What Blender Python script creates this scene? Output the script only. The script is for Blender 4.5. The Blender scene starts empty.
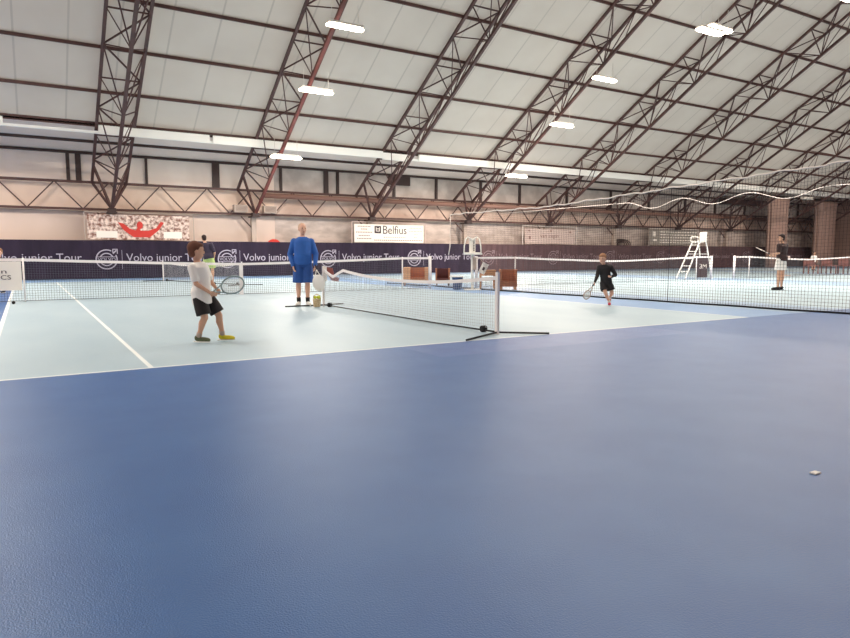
import bpy, bmesh, math, random
from mathutils import Vector, Matrix
random.seed(4)
SC = bpy.context.scene
C = SC.collection
V = Vector
YAW = math.radians(31.4804); PITCH = math.radians(5.7106)

# ------------------------------------------------------------------ materials
def srgb(r, g, b):
    f = lambda c: (c/255/12.92) if c/255 <= .04045 else ((c/255+.055)/1.055)**2.4
    return (f(r), f(g), f(b), 1)
def mat(name, col, rough=.6, metal=0, col2=None, scale=4, detail=3, stretch=None, bump=0, bscale=40, spec=.5, emit=None, estr=1, lo=.35, hi=.65, sheen=0):
    m = bpy.data.materials.new(name); m.use_nodes = True
    nt = m.node_tree; b = nt.nodes['Principled BSDF']
    b.inputs['Base Color'].default_value = col; b.inputs['Roughness'].default_value = rough
    b.inputs['Metallic'].default_value = metal; b.inputs['Specular IOR Level'].default_value = spec
    b.inputs['Sheen Weight'].default_value = sheen; b.inputs['Sheen Roughness'].default_value = .45
    tc = nt.nodes.new('ShaderNodeTexCoord')
    if col2:
        mp = nt.nodes.new('ShaderNodeMapping'); nt.links.new(tc.outputs['Object'], mp.inputs[0])
        if stretch: mp.inputs['Scale'].default_value = stretch
        n = nt.nodes.new('ShaderNodeTexNoise'); n.inputs['Scale'].default_value = scale; n.inputs['Detail'].default_value = detail
        nt.links.new(mp.outputs[0], n.inputs['Vector'])
        r = nt.nodes.new('ShaderNodeValToRGB'); r.color_ramp.elements[0].position = lo; r.color_ramp.elements[1].position = hi
        r.color_ramp.elements[0].color = col; r.color_ramp.elements[1].color = col2
        nt.links.new(n.outputs['Fac'], r.inputs[0]); nt.links.new(r.outputs[0], b.inputs['Base Color'])
    if bump:
        n2 = nt.nodes.new('ShaderNodeTexNoise'); n2.inputs['Scale'].default_value = bscale
        nt.links.new(tc.outputs['Object'], n2.inputs['Vector'])
        bp = nt.nodes.new('ShaderNodeBump'); bp.inputs['Strength'].default_value = bump; bp.inputs['Distance'].default_value = .01
        nt.links.new(n2.outputs['Fac'], bp.inputs['Height']); nt.links.new(bp.outputs[0], b.inputs['Normal'])
    if emit:
        b.inputs['Emission Color'].default_value = emit; b.inputs['Emission Strength'].default_value = estr
    return m

def roof_material():
    # coated fabric membrane: mostly opaque, lets a little daylight through; faint seams
    m = bpy.data.materials.new('roof_membrane'); m.use_nodes = True; nt = m.node_tree
    nt.nodes.remove(nt.nodes['Principled BSDF']); out = nt.nodes['Material Output']
    tc = nt.nodes.new('ShaderNodeTexCoord'); sep = nt.nodes.new('ShaderNodeSeparateXYZ'); nt.links.new(tc.outputs['Object'], sep.inputs[0])
    a = nt.nodes.new('ShaderNodeMath'); a.operation = 'MULTIPLY'; a.inputs[1].default_value = 1/1.6; nt.links.new(sep.outputs['X'], a.inputs[0])
    f = nt.nodes.new('ShaderNodeMath'); f.operation = 'FRACT'; nt.links.new(a.outputs[0], f.inputs[0])
    l = nt.nodes.new('ShaderNodeMath'); l.operation = 'LESS_THAN'; l.inputs[1].default_value = .04; nt.links.new(f.outputs[0], l.inputs[0])
    n = nt.nodes.new('ShaderNodeTexNoise'); n.inputs['Scale'].default_value = .6; nt.links.new(tc.outputs['Object'], n.inputs['Vector'])
    r = nt.nodes.new('ShaderNodeValToRGB'); r.color_ramp.elements[0].position = .3; r.color_ramp.elements[1].position = .7
    r.color_ramp.elements[0].color = srgb(208, 197, 186); r.color_ramp.elements[1].color = srgb(215, 205, 194); nt.links.new(n.outputs['Fac'], r.inputs[0])
    mx = nt.nodes.new('ShaderNodeMix'); mx.data_type = 'RGBA'; mx.inputs['B'].default_value = srgb(193, 183, 173)
    nt.links.new(l.outputs[0], mx.inputs['Factor']); nt.links.new(r.outputs[0], mx.inputs['A'])
    d = nt.nodes.new('ShaderNodeBsdfDiffuse'); t = nt.nodes.new('ShaderNodeBsdfTranslucent')
    nt.links.new(mx.outputs['Result'], d.inputs[0]); nt.links.new(mx.outputs['Result'], t.inputs[0])
    ms = nt.nodes.new('ShaderNodeMixShader'); ms.inputs[0].default_value = .3
    nt.links.new(d.outputs[0], ms.inputs[1]); nt.links.new(t.outputs[0], ms.inputs[2]); nt.links.new(ms.outputs[0], out.inputs[0])
    return m

STEEL = mat('brown_steel', srgb(74, 48, 44), .55, 0, srgb(90, 56, 50), 3)
REDST = mat('red_brown_steel', srgb(128, 62, 52), .5, 0, srgb(100, 54, 46), 2)
DARKST = mat('dark_steel', srgb(62, 42, 38), .5)
ROOF = roof_material()
SOFFIT = mat('soffit_board', srgb(232, 214, 200), .7)
WHITE = mat('white_paint', srgb(240, 236, 228), .5)
GUT = mat('white_gutter', srgb(250, 246, 238), .45)
PANEL = mat('cream_wall_panel', srgb(232, 208, 194), .7, 0, srgb(224, 200, 186), .5)
BLOCK = mat('weathered_block_wall', srgb(214, 196, 186), .85, 0, srgb(184, 166, 156), 1.4, 6, (1, 1, 2.4))
UPPER = mat('white_upper_panel', srgb(250, 232, 218), .7, 0, srgb(240, 220, 206), .8, 3, (1, 1, .5))
UPBLK = mat('grey_upper_blocks', srgb(220, 206, 196), .85, 0, srgb(190, 174, 164), 1.2, 6)
MIDW = mat('peach_insulation', srgb(242, 214, 194), .75, 0, srgb(232, 202, 182), .9)
MIDB = mat('peach_insulation_dark', srgb(224, 198, 182), .8, 0, srgb(198, 168, 152), 1.1, 5)  # darker, blotchier peach for the right-hand bays
GABLE = mat('brown_gable_board', srgb(158, 128, 116), .8, 0, srgb(146, 116, 104), .5)
F_BLUE = mat('blue_carpet', srgb(44, 96, 160), .38, 0, srgb(54, 104, 166), 2.2, 5, None, .25, 160, .52, sheen=.04)
F_BLUE2 = mat('blue_carpet_patch', srgb(34, 86, 160), .38, 0, srgb(56, 102, 168), 3, 4, None, .2, 160, .6, sheen=.12)
F_MID = mat('pale_blue_surround', srgb(118, 160, 208), .38, 0, srgb(126, 168, 212), 2, 4, None, .2, 160, .6, sheen=.12)
F_PALE = mat('pale_court_carpet', srgb(174, 198, 210), .38, 0, srgb(184, 206, 216), 1.2, 5, (1, .35, 1), .15, 160, .6, sheen=.08)
F_FAR = mat('grey_blue_surround', srgb(150, 176, 204), .38, 0, srgb(158, 184, 210), 2, 4, None, .2, 160, .5)
F_LINE = mat('white_line_paint', srgb(236, 240, 238), .6)
CURT = mat('navy_backdrop', srgb(44, 36, 50), .85, 0, srgb(52, 42, 58), 1.4, 3, (1, 1, .3), spec=.2)
CURTB = mat('maroon_backdrop', srgb(80, 56, 60), .8, 0, srgb(90, 64, 66), 1.4, 3, (1, 1, .3))
PRINT = mat('lilac_print', srgb(176, 168, 182), .7)
PRINTB = mat('dull_mauve_print', srgb(146, 124, 128), .7)  # browner, lower-contrast print for the right-hand panels
DNET = mat('dark_net_cord', srgb(58, 50, 52), .8)
NETC = mat('black_net_cord', srgb(88, 92, 98), .8)
MNET = mat('mini_net_cord', srgb(190, 190, 196), .8)
TAPE = mat('white_net_tape', srgb(244, 236, 234), .6)
BLACK = mat('black_metal', srgb(28, 28, 32), .5)
RUBBER = mat('black_rubber', srgb(22, 22, 24), .8)
ROPE = mat('white_rope', srgb(232, 218, 208), .8)
SIGNW = mat('sign_white', srgb(246, 236, 224), .6)
SIGNP = mat('sign_pink_grey', srgb(204, 180, 170), .6)
SIGNG = mat('sign_grey_green', srgb(150, 140, 130), .6)
INK = mat('sign_ink', srgb(70, 50, 54), .6)
INK2 = mat('sign_ink_faint', srgb(150, 118, 108), .6)
REDP = mat('red_print', srgb(206, 54, 44), .6)
CROWD = mat('crowd_print', srgb(130, 84, 70), .7, 0, srgb(240, 216, 202), 7, 5, None, 0, 40, .5, None, 1, .38, .6)
WOOD = mat('pale_orange_wood', srgb(226, 172, 130), .5, 0, srgb(214, 156, 116), 3, 4, (1, 1, 6))
WOODB = mat('brown_wood', srgb(182, 118, 84), .5, 0, srgb(164, 104, 74), 3, 4, (1, 1, 6))
MAROON = mat('maroon_seat', srgb(92, 46, 44), .6)
BLUEBIN = mat('blue_plastic', srgb(52, 76, 116), .5)
BEIGE = mat('beige_wicker', srgb(218, 196, 156), .7, 0, srgb(190, 160, 120), 30)
GREYBOX = mat('grey_metal_box', srgb(186, 166, 152), .5)
LAMPH = mat('lamp_housing', srgb(214, 206, 196), .4)
LAMPE = mat('lamp_diffuser', srgb(255, 250, 238), .4, emit=srgb(255, 240, 215), estr=16)
LAMPO = mat('lamp_diffuser_unlit', srgb(226, 216, 204), .4)
CURL = mat('brown_gathered_curtain', srgb(168, 136, 124), .85, 0, srgb(176, 144, 130), 3, 3, (3, 3, .3))
SKIN = mat('skin', srgb(222, 172, 148), .55)
SKIN2 = mat('skin_tan', srgb(214, 164, 136), .55)
HAIRB = mat('brown_hair', srgb(106, 62, 44), .8)
HAIRL = mat('light_brown_hair', srgb(150, 106, 76), .8)
HAIRD = mat('dark_hair', srgb(50, 32, 28), .8)
HAIRG = mat('cropped_grey_blond_hair', srgb(206, 172, 148), .8)
EYE = mat('dark_eye', srgb(40, 28, 26), .3)
LIP = mat('lips', srgb(176, 100, 92), .5)
T_WHITE = mat('white_cotton', srgb(244, 238, 232), .8)
C_BLUE = mat('blue_tracksuit', srgb(42, 96, 176), .75, 0, srgb(38, 88, 164), 8)
C_BLUES = mat('blue_shorts', srgb(34, 80, 152), .75, 0, srgb(30, 72, 140), 8)
C_BLACK = mat('black_sportswear', srgb(34, 28, 30), .8)
C_BROWN = mat('dark_tee', srgb(58, 36, 34), .8)
C_NAVY = mat('navy_top', srgb(52, 42, 62), .8)
C_LIME = mat('lime_shorts', srgb(180, 200, 128), .8)
C_YEL = mat('yellow_shoe', srgb(222, 206, 40), .6)
C_OLIVE = mat('olive_shoe', srgb(84, 92, 60), .6)
C_RED = mat('red_pink_shoe', srgb(206, 60, 84), .6)
TEALF = mat('grey_racket_frame', srgb(150, 168, 168), .4)
BALL = mat('tennis_ball_felt', srgb(206, 216, 70), .9)

# ------------------------------------------------------------------ mesh builder
class MB:
    def __init__(s): s.v = []; s.f = []; s.mi = []
    def add(s, vs, fs, mi=0):
        o = len(s.v); s.v += [tuple(q) for q in vs]; s.f += [tuple(i+o for i in f) for f in fs]; s.mi += [mi]*len(fs)
    def box(s, x0, x1, y0, y1, z0, z1, mi=0):
        s.add([(x, y, z) for z in (z0, z1) for y in (y0, y1) for x in (x0, x1)],
              [(0, 2, 3, 1), (4, 5, 7, 6), (0, 1, 5, 4), (2, 6, 7, 3), (0, 4, 6, 2), (1, 3, 7, 5)], mi); return s
    def bar(s, p, q, w, h=None, mi=0):
        p = V(p); q = V(q); h = h or w; d = (q-p)
        if d.length < 1e-6: return s
        d.normalize(); up = V((0, 0, 1)) if abs(d.z) < .95 else V((1, 0, 0))
        a = d.cross(up).normalized()*w/2; b = a.normalized().cross(d)*h/2
        s.add([p-a-b, p+a-b, p+a+b, p-a+b, q-a-b, q+a-b, q+a+b, q-a+b],
              [(0, 3, 2, 1), (4, 5, 6, 7), (0, 1, 5, 4), (1, 2, 6, 5), (2, 3, 7, 6), (3, 0, 4, 7)], mi); return s
    def tube(s, pts, r, n=10, mi=0, closed=False):
        pts = [V(p) for p in pts]; m = len(pts); vs = []; fs = []
        rr = r if isinstance(r, (list, tuple)) else [r]*m; prev = None
        for i, p in enumerate(pts):
            if closed: d = pts[(i+1) % m]-pts[i-1]
            else: d = pts[min(i+1, m-1)]-pts[max(i-1, 0)]
            d.normalize()
            if prev is None:
                up = V((0, 0, 1)) if abs(d.z) < .9 else V((1, 0, 0)); a = d.cross(up).normalized()
            else: a = (prev-d*prev.dot(d)).normalized()
            prev = a; b = d.cross(a)
            vs += [p+(a*math.cos(t)+b*math.sin(t))*rr[i] for t in (2*math.pi*k/n for k in range(n))]
        for i in range(m if closed else m-1):
            j = (i+1) % m
            fs += [(i*n+k, i*n+(k+1) % n, j*n+(k+1) % n, j*n+k) for k in range(n)]
        if not closed: fs += [tuple(range(n))[::-1], tuple((m-1)*n+k for k in range(n))]
        s.add(vs, fs, mi); return s
    def ell(s, c, r, ax=None, seg=16, rings=10, mi=0):
        c = V(c); ax = ax or (V((1, 0, 0)), V((0, 1, 0)), V((0, 0, 1)))
        r = r if isinstance(r, (tuple, list)) else (r, r, r); vs = []
        for i in range(1, rings):
            t = math.pi*i/rings
            for k in range(seg):
                a = 2*math.pi*k/seg
                vs.append(c+ax[0]*r[0]*math.sin(t)*math.cos(a)+ax[1]*r[1]*math.sin(t)*math.sin(a)+ax[2]*r[2]*math.cos(t))
        vs += [c+ax[2]*r[2], c-ax[2]*r[2]]; T = len(vs)-2; fs = []
        for i in range(rings-2):
            for k in range(seg): fs.append((i*seg+k, (i+1)*seg+k, (i+1)*seg+(k+1) % seg, i*seg+(k+1) % seg))
        for k in range(seg):
            fs.append((T, k, (k+1) % seg)); fs.append((T+1, (rings-2)*seg+(k+1) % seg, (rings-2)*seg+k))
        s.add(vs, fs, mi); return s
    def loft(s, rings, n=20, mi=0):      # rings: (centre, rx, ry, side, fwd)
        vs = []
        for c, rx, ry, sd, fw in rings:
            vs += [V(c)+V(sd)*rx*math.cos(t)+V(fw)*ry*math.sin(t) for t in (2*math.pi*k/n for k in range(n))]
        m = len(rings)
        fs = [(i*n+k, i*n+(k+1) % n, (i+1)*n+(k+1) % n, (i+1)*n+k) for i in range(m-1) for k in range(n)]
        fs += [tuple(range(n))[::-1], tuple((m-1)*n+k for k in range(n))]
        s.add(vs, fs, mi); return s
    def poly(s, pts, y0, y1, mi=0):      # outline in x,z extruded along y
        n = len(pts); s.add([(x, y0, z) for x, z in pts]+[(x, y1, z) for x, z in pts],
            [tuple(range(n)), tuple(range(2*n-1, n-1, -1))]+[(i, i+n, (i+1) % n+n, (i+1) % n) for i in range(n)], mi); return s
    def build(s, name, m, parent=None, smooth=False, bevel=0, fix=True):
        me = bpy.data.meshes.new(name); me.from_pydata(s.v, [], s.f)
        for mm in (m if isinstance(m, (list, tuple)) else [m]): me.materials.append(mm)
        if any(s.mi): me.polygons.foreach_set('material_index', s.mi)
        if smooth: me.polygons.foreach_set('use_smooth', [True]*len(s.f))
        if fix:
            bm = bmesh.new(); bm.from_mesh(me); bmesh.ops.recalc_face_normals(bm, faces=bm.faces); bm.to_mesh(me); bm.free()
        o = bpy.data.objects.new(name, me); C.objects.link(o)
        if parent: o.parent = parent
        if bevel:
            b = o.modifiers.new('bevel', 'BEVEL'); b.width = bevel; b.segments = 2; b.limit_method = 'ANGLE'
        return o
def tag(o, label=None, cat=None, group=None, kind=None):
    if label: o['label'] = label
    if cat: o['category'] = cat
    if group: o['group'] = group
    if kind: o['kind'] = kind
    return o
def thing(name, label, cat, loc=(0, 0, 0), rz=0, group=None):
    o = bpy.data.objects.new(name, None); C.objects.link(o); o.empty_display_size = .2
    o.location = loc; o.rotation_euler = (0, 0, rz); return tag(o, label, cat, group)
def struct(o): o['kind'] = 'structure'; return o
def copy_tree(o, parent=None):
    c = o.copy(); C.objects.link(c); c.parent = parent
    for ch in [x for x in C.objects if x.parent == o]: copy_tree(ch, c)
    return c
def text(name, body, m, parent, loc, width, height, depth=.01, rot=(math.pi/2, 0, 0)):
    cu = bpy.data.curves.new('t', 'FONT'); cu.body = body; cu.extrude = .5; cu.resolution_u = 3
    t = bpy.data.objects.new('t', cu); C.objects.link(t); dg = bpy.context.evaluated_depsgraph_get()
    me = bpy.data.meshes.new_from_object(t.evaluated_get(dg)); bpy.data.objects.remove(t)
    xs = [v.co.x for v in me.vertices]; ys = [v.co.y for v in me.vertices]
    x0, x1, y0, y1 = min(xs), max(xs), min(ys), max(ys)
    for v in me.vertices:
        v.co.x = (v.co.x-x0)/(x1-x0)*width; v.co.y = (v.co.y-y0)/(y1-y0)*height; v.co.z *= depth
    me.materials.clear(); me.materials.append(m); me.name = name
    o = bpy.data.objects.new(name, me); C.objects.link(o); o.parent = parent; o.location = loc; o.rotation_euler = rot
    return o

# ------------------------------------------------------------------ setting
X0, X1, YB, YF = -9.46, 64.0, -4.6, 33.0
RY0, RZ0, SL = 32.6, 4.25, .612                 # upper chord line near the far wall
uz = lambda y: RZ0+SL*(RY0-y)
lz = lambda y: 3.05+.625*(32.05-y)
RIDGE = 14.0
DIVX = lambda y: 12.75-.075*(y-6)

def floor():
    xs = sorted({X0, -1.2, -.40, -.34, .97, 1.015, 3.75, 7.95, 10.69, 10.74, 12.3, 14.0, 24.4, 27.2, 37.6, 40.4, 50.8, X1})
    ys = sorted({YB, 5.78, 6.69, 6.74, 29.3, 29.35, YF})
    xs = list(xs); ys = list(ys); m = MB(); n = len(xs)
    vs = [(x, y, 0) for y in ys for x in xs]; fs = []; mi = []
    for j in range(len(ys)-1):
        for i in range(n-1):
            x = (xs[i]+xs[i+1])/2; y = (ys[j]+ys[j+1])/2; k = 0
            if y > 6.69:
                k = 1
                for a, b in ((-.40, 10.74), (14.0, 24.4), (27.2, 37.6), (40.4, 50.8)):
                    if a < x < b and y < 29.35: k = 2
                if -.40 < x < 10.74 and y < 6.74: k = 3
                if x > 12.3 and y > 6.69 and k == 1: k = 5
                if y < 29.3 and (-.40 < x < -.34 or .97 < x < 1.015 or 10.69 < x < 10.74): k = 3
            elif y > 5.78 and 3.75 < x < 7.95: k = 4
            if x < -.4 and y > 6.69: k = 0
            fs.append((j*n+i, j*n+i+1, (j+1)*n+i+1, (j+1)*n+i)); mi.append(k)
    m.v = vs; m.f = fs; m.mi = mi
    # slab sides
    o = m.build('floor', [F_BLUE, F_MID, F_PALE, F_LINE, F_BLUE2, F_FAR], fix=False); struct(o)
    return o
floor()
def wall_far():
    m = MB(); xs = [X0-.2, 11.1, X1+.2]
    for i in range(2):
        a, b = xs[i], xs[i+1]
        m.box(a, b, YF, YF+.2, 0, 3.09, 3 if i else 0)
        m.box(a, b, YF, YF+.2, 3.09, 4.27, 4 if i else 1)
        m.box(a, b, YF, YF+.2, 4.27, 5.75, 5 if i else 2)
    struct(m.build('wall_far', [PANEL, MIDW, UPPER, BLOCK, MIDB, UPBLK]))
wall_far()
def gable(name, x, mt):
    y0, y1 = YB, YF; m = MB()
    pts = [(y0, 0), (y1, 0), (y1, 5.6), (29.5, 6.35), (RIDGE, uz(RIDGE)+.2), (y0, uz(RIDGE)+.2-SL*(RIDGE-y0))]
    n = len(pts)
    m.add([(x, y, z) for y, z in pts]+[(x+.2, y, z) for y, z in pts],
          [tuple(range(n)), tuple(range(2*n-1, n-1, -1))]+[(i, i+n, (i+1) % n+n, (i+1) % n) for i in range(n)])
    struct(m.build(name, mt))
gable('wall_right', X1, GABLE); gable('wall_left', X0-.2, PANEL)
struct(MB().box(X0, X1, YB-.2, YB, 0, uz(RIDGE)+.2-SL*(RIDGE-YB)).build('wall_near', PANEL))
def ceiling():
    zr = uz(RIDGE)+.2; zn = zr-SL*(RIDGE-YB); zg = uz(29.55)+.2; m = MB()
    for (ya, za, yb, zb) in ((29.55, zg, RIDGE, zr), (RIDGE, zr, YB-.3, zn-SL*.3)):
        m.add([(X0-.2, ya, za), (X1+.2, ya, za), (X1+.2, yb, zb), (X0-.2, yb, zb)], [(0, 1, 2, 3)])
    struct(m.build('ceiling', ROOF, fix=False))
ceiling()
m = MB(); m.add([(X0, 29.5, 6.2), (X1, 29.5, 6.2), (X1, 33.0, 5.6), (X0, 33.0, 5.6), (X0, 29.5, 6.26), (X1, 29.5, 6.26), (X1, 33.0, 5.66), (X0, 33.0, 5.66)],
                [(0, 1, 2, 3), (7, 6, 5, 4), (0, 4, 5, 1), (3, 2, 6, 7), (0, 3, 7, 4), (1, 5, 6, 2)])
struct(m.build('trim_1', SOFFIT))
struct(MB().box(X0, X1, 32.85, 33.0, 5.5, 5.6).build('trim_2', DARKST))
struct(MB().box(X0, X1, 31.3, 31.42, 5.78, 5.9).build('trim_3', DARKST))
# mullions of the upper wall strip
k = 4
for x, w in ((-5.2, .1), (1.8, .14), (2.2, .22), (5.0, .1), (8.16, .34), (11.45, .12), (13.95, .24), (14.62, .14), (18.1, .14), (20.95, .14),
             (24.2, .14), (27.3, .14), (31.4, .14), (35.6, .14), (39.6, .14), (43.8, .16), (47.5, .14), (51.5, .14), (55.4, .14), (59.5, .14)):
    struct(MB().box(x-w/2, x+w/2, 32.88, 33.0, 4.27, 5.55).build('trim_%d' % k, DARKST)); k += 1
# a flat dark box on the upper wall beside the third truss
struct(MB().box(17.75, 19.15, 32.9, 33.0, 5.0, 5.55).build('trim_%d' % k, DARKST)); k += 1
struct(MB().box(X0, X1, 32.9, 33.0, 2.98, 3.03).build('trim_%d' % k, GREYBOX))

# gutter boards
g = thing('eaves_gutter', 'long white eaves gutter running under the roof along the far wall', 'gutter')
MB().box(X0, X1, 29.42, 29.55, 5.88, 5.98).build('flashing', GUT, g)
for a, b, dz in ((X0, -.45, 0), (2.75, 7.05, 0), (7.2, 15.5, 0), (15.5, 16.9, -.06), (17.6, 40, 0), (40.1, X1, 0)):
    MB().box(a, b, 29.3, 29.42, 5.86+dz, 6.2+dz).build('fascia_board', GUT, g)

# purlins
names = ['lowest', 'second lowest', 'third lowest', 'fourth lowest', 'fifth lowest', 'sixth lowest', 'seventh lowest']
for i, y in enumerate((28.1, 26.25, 24.4, 22.55, 20.7, 18.85, 17.0)):
    y -= .13; z = uz(y)+.08
    tag(MB().bar((X0, y, z+.04), (X1, y, z+.04), .08, .11).build('roof_purlin', STEEL),
        'brown steel purlin running lengthwise under the grey roof, %s above the gutter' % names[i], 'purlin', 'roof purlins')

tag(MB().box(X0, X1, 29.50, 29.60, 6.16, 6.36).build('eaves_beam', STEEL), 'thin dark beam along the roof edge just above the white gutter', 'beam')
# ------------------------------------------------------------------ trusses
FOOTX = [3.38+6.42*i for i in range(-1, 10)]
def make_truss(red):
    t = thing('roof_truss', 'x', 'truss', (0, 0, 0)); mt = REDST if red else STEEL; W = .69
    top = RIDGE
    for s in (-1, 1):
        MB().bar((s*W, RY0, RZ0), (s*W, top, uz(top)), .11, .11).build('upper_chord', STEEL, t)
    MB().bar((0, 32.05, 3.05), (0, top, lz(top)), .12, .12).build('lower_chord', mt, t)
    P = 1.35; n = 14; nodes = [32.6-P*i for i in range(n)]
    a = MB()
    for i, y in enumerate(nodes):
        if i % 2 == 0: a.bar((-W, y, uz(y)), (W, y, uz(y)), .05)
        if i+1 < n:
            y2 = nodes[i+1]
            if i % 2: a.bar((-W, y, uz(y)), (W, y2, uz(y2)), .05)
            else: a.bar((W, y, uz(y)), (-W, y2, uz(y2)), .05)
    tag(a.build('top_lacing', STEEL, t))
    for s in (-1, 1):
        a = MB()
        for i in range(1, n):
            y = nodes[i]; yl = y-P*.15
            if i % 2 == 0:
                for q in (nodes[i-1], y, nodes[i+1] if i+1 < n else y): a.bar((s*W, q, uz(q)), (0, yl, lz(yl)), .04)
            elif s > 0: a.bar((s*W, y, uz(y)), (0, y, lz(y)), .03)
        a.build('side_lacing', STEEL, t)
        f = MB()
        for y in (32.6, 31.6): f.bar((s*W, y, uz(y) if y < 32.6 else RZ0), (0, 32.05, 3.08), .09)
        f.build('foot_strut', STEEL, t)
    MB().box(-.16, .16, 31.9, 32.2, 2.95, 3.12).build('foot_plate', DARKST, t)
    return t
ordn = ['first', 'second', 'third', 'fourth', 'fifth', 'sixth', 'seventh', 'eighth', 'ninth', 'tenth']
extra = {1: ', its foot over the red crowd banner', 2: ', its foot between two grey boxes', 3: ', its foot above the white bank banner',
         4: ', its foot right of the white bank banner', 5: ', its foot right of the pink-grey banner', 7: ', its foot over the text board'}
t0 = make_truss(False); t1 = make_truss(True)
for i, x in enumerate(FOOTX):
    t = t0 if i == 0 else (t1 if i == 2 else copy_tree(t0)); t.location = (x, 0, 0)
    if i == 0: lb = 'brown lattice roof truss beyond the left edge of the photo'
    else: lb = 'brown lattice roof truss, %s from the left%s' % (ordn[i-1], extra.get(i, ''))
    tag(t, lb, 'truss', 'roof trusses')
# columns under feet
col0 = thing('wall_column', 'x', 'column'); MB().box(-.11, .11, 32.3, 32.55, 0, 3.0).build('shaft', GREYBOX, col0)
MB().box(-.2, .2, 31.9, 32.6, 2.9, 2.96).build('cap', DARKST, col0); MB().bar((.1, 32.4, 2.2), (-.55, 32.6, 2.95), .06).build('brace', STEEL, col0)
for i, x in enumerate(FOOTX):
    c = col0 if i == 0 else copy_tree(col0); c.location = (x, 0, 0)
    tag(c, 'slim column standing behind the backdrop, out of the photo at left' if i == 0 else 'slim wall column behind the backdrop under the %s roof truss foot from the left' % ordn[i-1], 'column', 'wall columns')
# lattice girders, one per bay
def make_girder():
    t = thing('lattice_girder', 'x', 'girder')
    MB().box(.01, 6.41, 32.58, 32.68, 4.2, 4.31).build('top_chord', STEEL, t)
    MB().box(.01, 6.41, 32.58, 32.68, 3.03, 3.13).build('bottom_chord', STEEL, t)
    n = 6
    for i in range(n):
        a = .03+6.36*i/n; b = .03+6.36*(i+1)/n; z = (3.08, 4.25) if i % 2 else (4.25, 3.08)
        MB().bar((a, 32.63, z[0]), (b, 32.63, z[1]), .05).build('diagonal', STEEL, t)
    return t
g0 = make_girder(); xs = [FOOTX[0]-6.42]+FOOTX[:-1]
for i, x in enumerate(xs):
    c = g0 if i == 0 else copy_tree(g0); c.location = (x, 0, 0)
    if i == 0: lb = 'brown zigzag girder on the far wall, out of the photo at left'
    elif i == 1: lb = 'brown zigzag girder on the far wall left of the first truss foot'
    else: lb = 'brown zigzag girder on the far wall between the %s and %s truss feet' % (ordn[i-2], ordn[i-1])
    tag(c, lb, 'girder', 'wall girders')
tag(MB().box(61.16, X1, 32.58, 32.68, 4.2, 4.31).box(61.16, X1, 32.58, 32.68, 3.03, 3.13).bar((61.2, 32.63, 4.25), (62.3, 32.63, 3.08), .05).bar((62.3, 32.63, 3.08), (63.4, 32.63, 4.25), .05).build('lattice_girder', STEEL),
    'short brown girder end at the far right corner of the hall', 'girder')
tag(MB().tube([(10.4, 32.4, 4.02), (X1, 32.4, 4.0)], .13, 14).build('air_duct', mat('dull_brown_duct', srgb(138, 100, 86), .5), smooth=True),
    'long round brown duct running along the zigzag girder from the second truss foot rightwards', 'duct')

# ------------------------------------------------------------------ lamps
def make_lamp():
    t = thing('hanging_lamp', 'x', 'lamp')
    MB().box(-.62, .62, -.17, .17, .02, .1).build('housing', LAMPH, t, bevel=.02)
    a = MB(); a.loft([((-.70+0.001, 0, -.02), .001, .03, (0, 0, 1), (0, 1, 0))]+[((x, 0, -.03), .05*q, .17*q, (0, 0, 1), (0, 1, 0)) for x, q in ((-.66, .8), (-.55, 1), (.55, 1), (.66, .8))]+[((.70, 0, -.02), .001, .03, (0, 0, 1), (0, 1, 0))], 16)
    d = a.build('diffuser', LAMPE, t, smooth=True)
    for s in (-.5, .5):
        MB().tube([(s, 0, .1), (s, 0, .78)], .008, 6).build('hanging_wire', LAMPH, t)
    return t
def lamp_light(x, y, z, e, warm, sx=1.4):
    l = bpy.data.lights.new('lamp_light', 'AREA'); l.shape = 'RECTANGLE'; l.size = sx; l.size_y = .5; l.energy = e
    l.color = warm; l.spread = math.radians(175)
    o = bpy.data.objects.new('lamp_light', l); C.objects.link(o); return o
lp = make_lamp(); first = True
NEU = (1, .93, .84); WRM = (1, .87, .76)
LAMPS = [  # x, y, z, label, energy, colour, lit
 (9.82, 21.3, 8.9, 'lit white lamp under the second truss, highest in the photo', 1, NEU), (9.82, 24.0, 7.3, 'lit white lamp under the second truss, middle of its three', 1, NEU),
 (9.82, 27.5, 5.26, 'lit white lamp under the second truss, lowest by the gutter', 1, NEU),
 (22.64, 21.5, 8.93, 'lit white lamp under the fourth truss, highest of its three', 1, WRM), (22.64, 24.2, 7.35, 'lit white lamp under the fourth truss, middle of its three', 1, WRM),
 (22.64, 27.6, 5.26, 'lit white lamp under the fourth truss, lowest by the gutter', 1, WRM),
 (22.3, 16.0, 9.4, 'brightest lamp at upper right, left one of a close pair', 1, NEU), (23.3, 16.3, 9.75, 'brightest lamp at upper right, right one of a close pair', 1, NEU),
]
hid = [(x, y, z) for x in (-3.04, 9.82, 22.64, 35.5, 48.3) for y, z in ((11.5, 9.3), (6, 8.8), (0, 7.6))] + [(-3.04, y, z) for y, z in ((27.5, 5.26), (22, 8.6), (17, 10.2))] + [(48.3, 20.0, 9.6)]
for h in hid: LAMPS.append((*h, 'white hanging lamp outside the photo overhead', 1, NEU if h[0] < 20 else WRM))
EN = 290
BULBS = []
for x, y, z, lb, e, colr in LAMPS:
    c = lp if first else copy_tree(lp); first = False; c.location = (x, y, z)
    tag(c, lb, 'lamp', 'hanging lamps' if 'outside' not in lb else 'overhead lamps outside the photo')
    BULBS.append((c, EN*e*(1.6 if x < 0 else 1.25 if x < 15 else 1.9 if x < 30 else 3.2)*(1 if y > 12 else (.9 if x < 15 else 1.5) if y > 8 else .3), colr))
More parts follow.
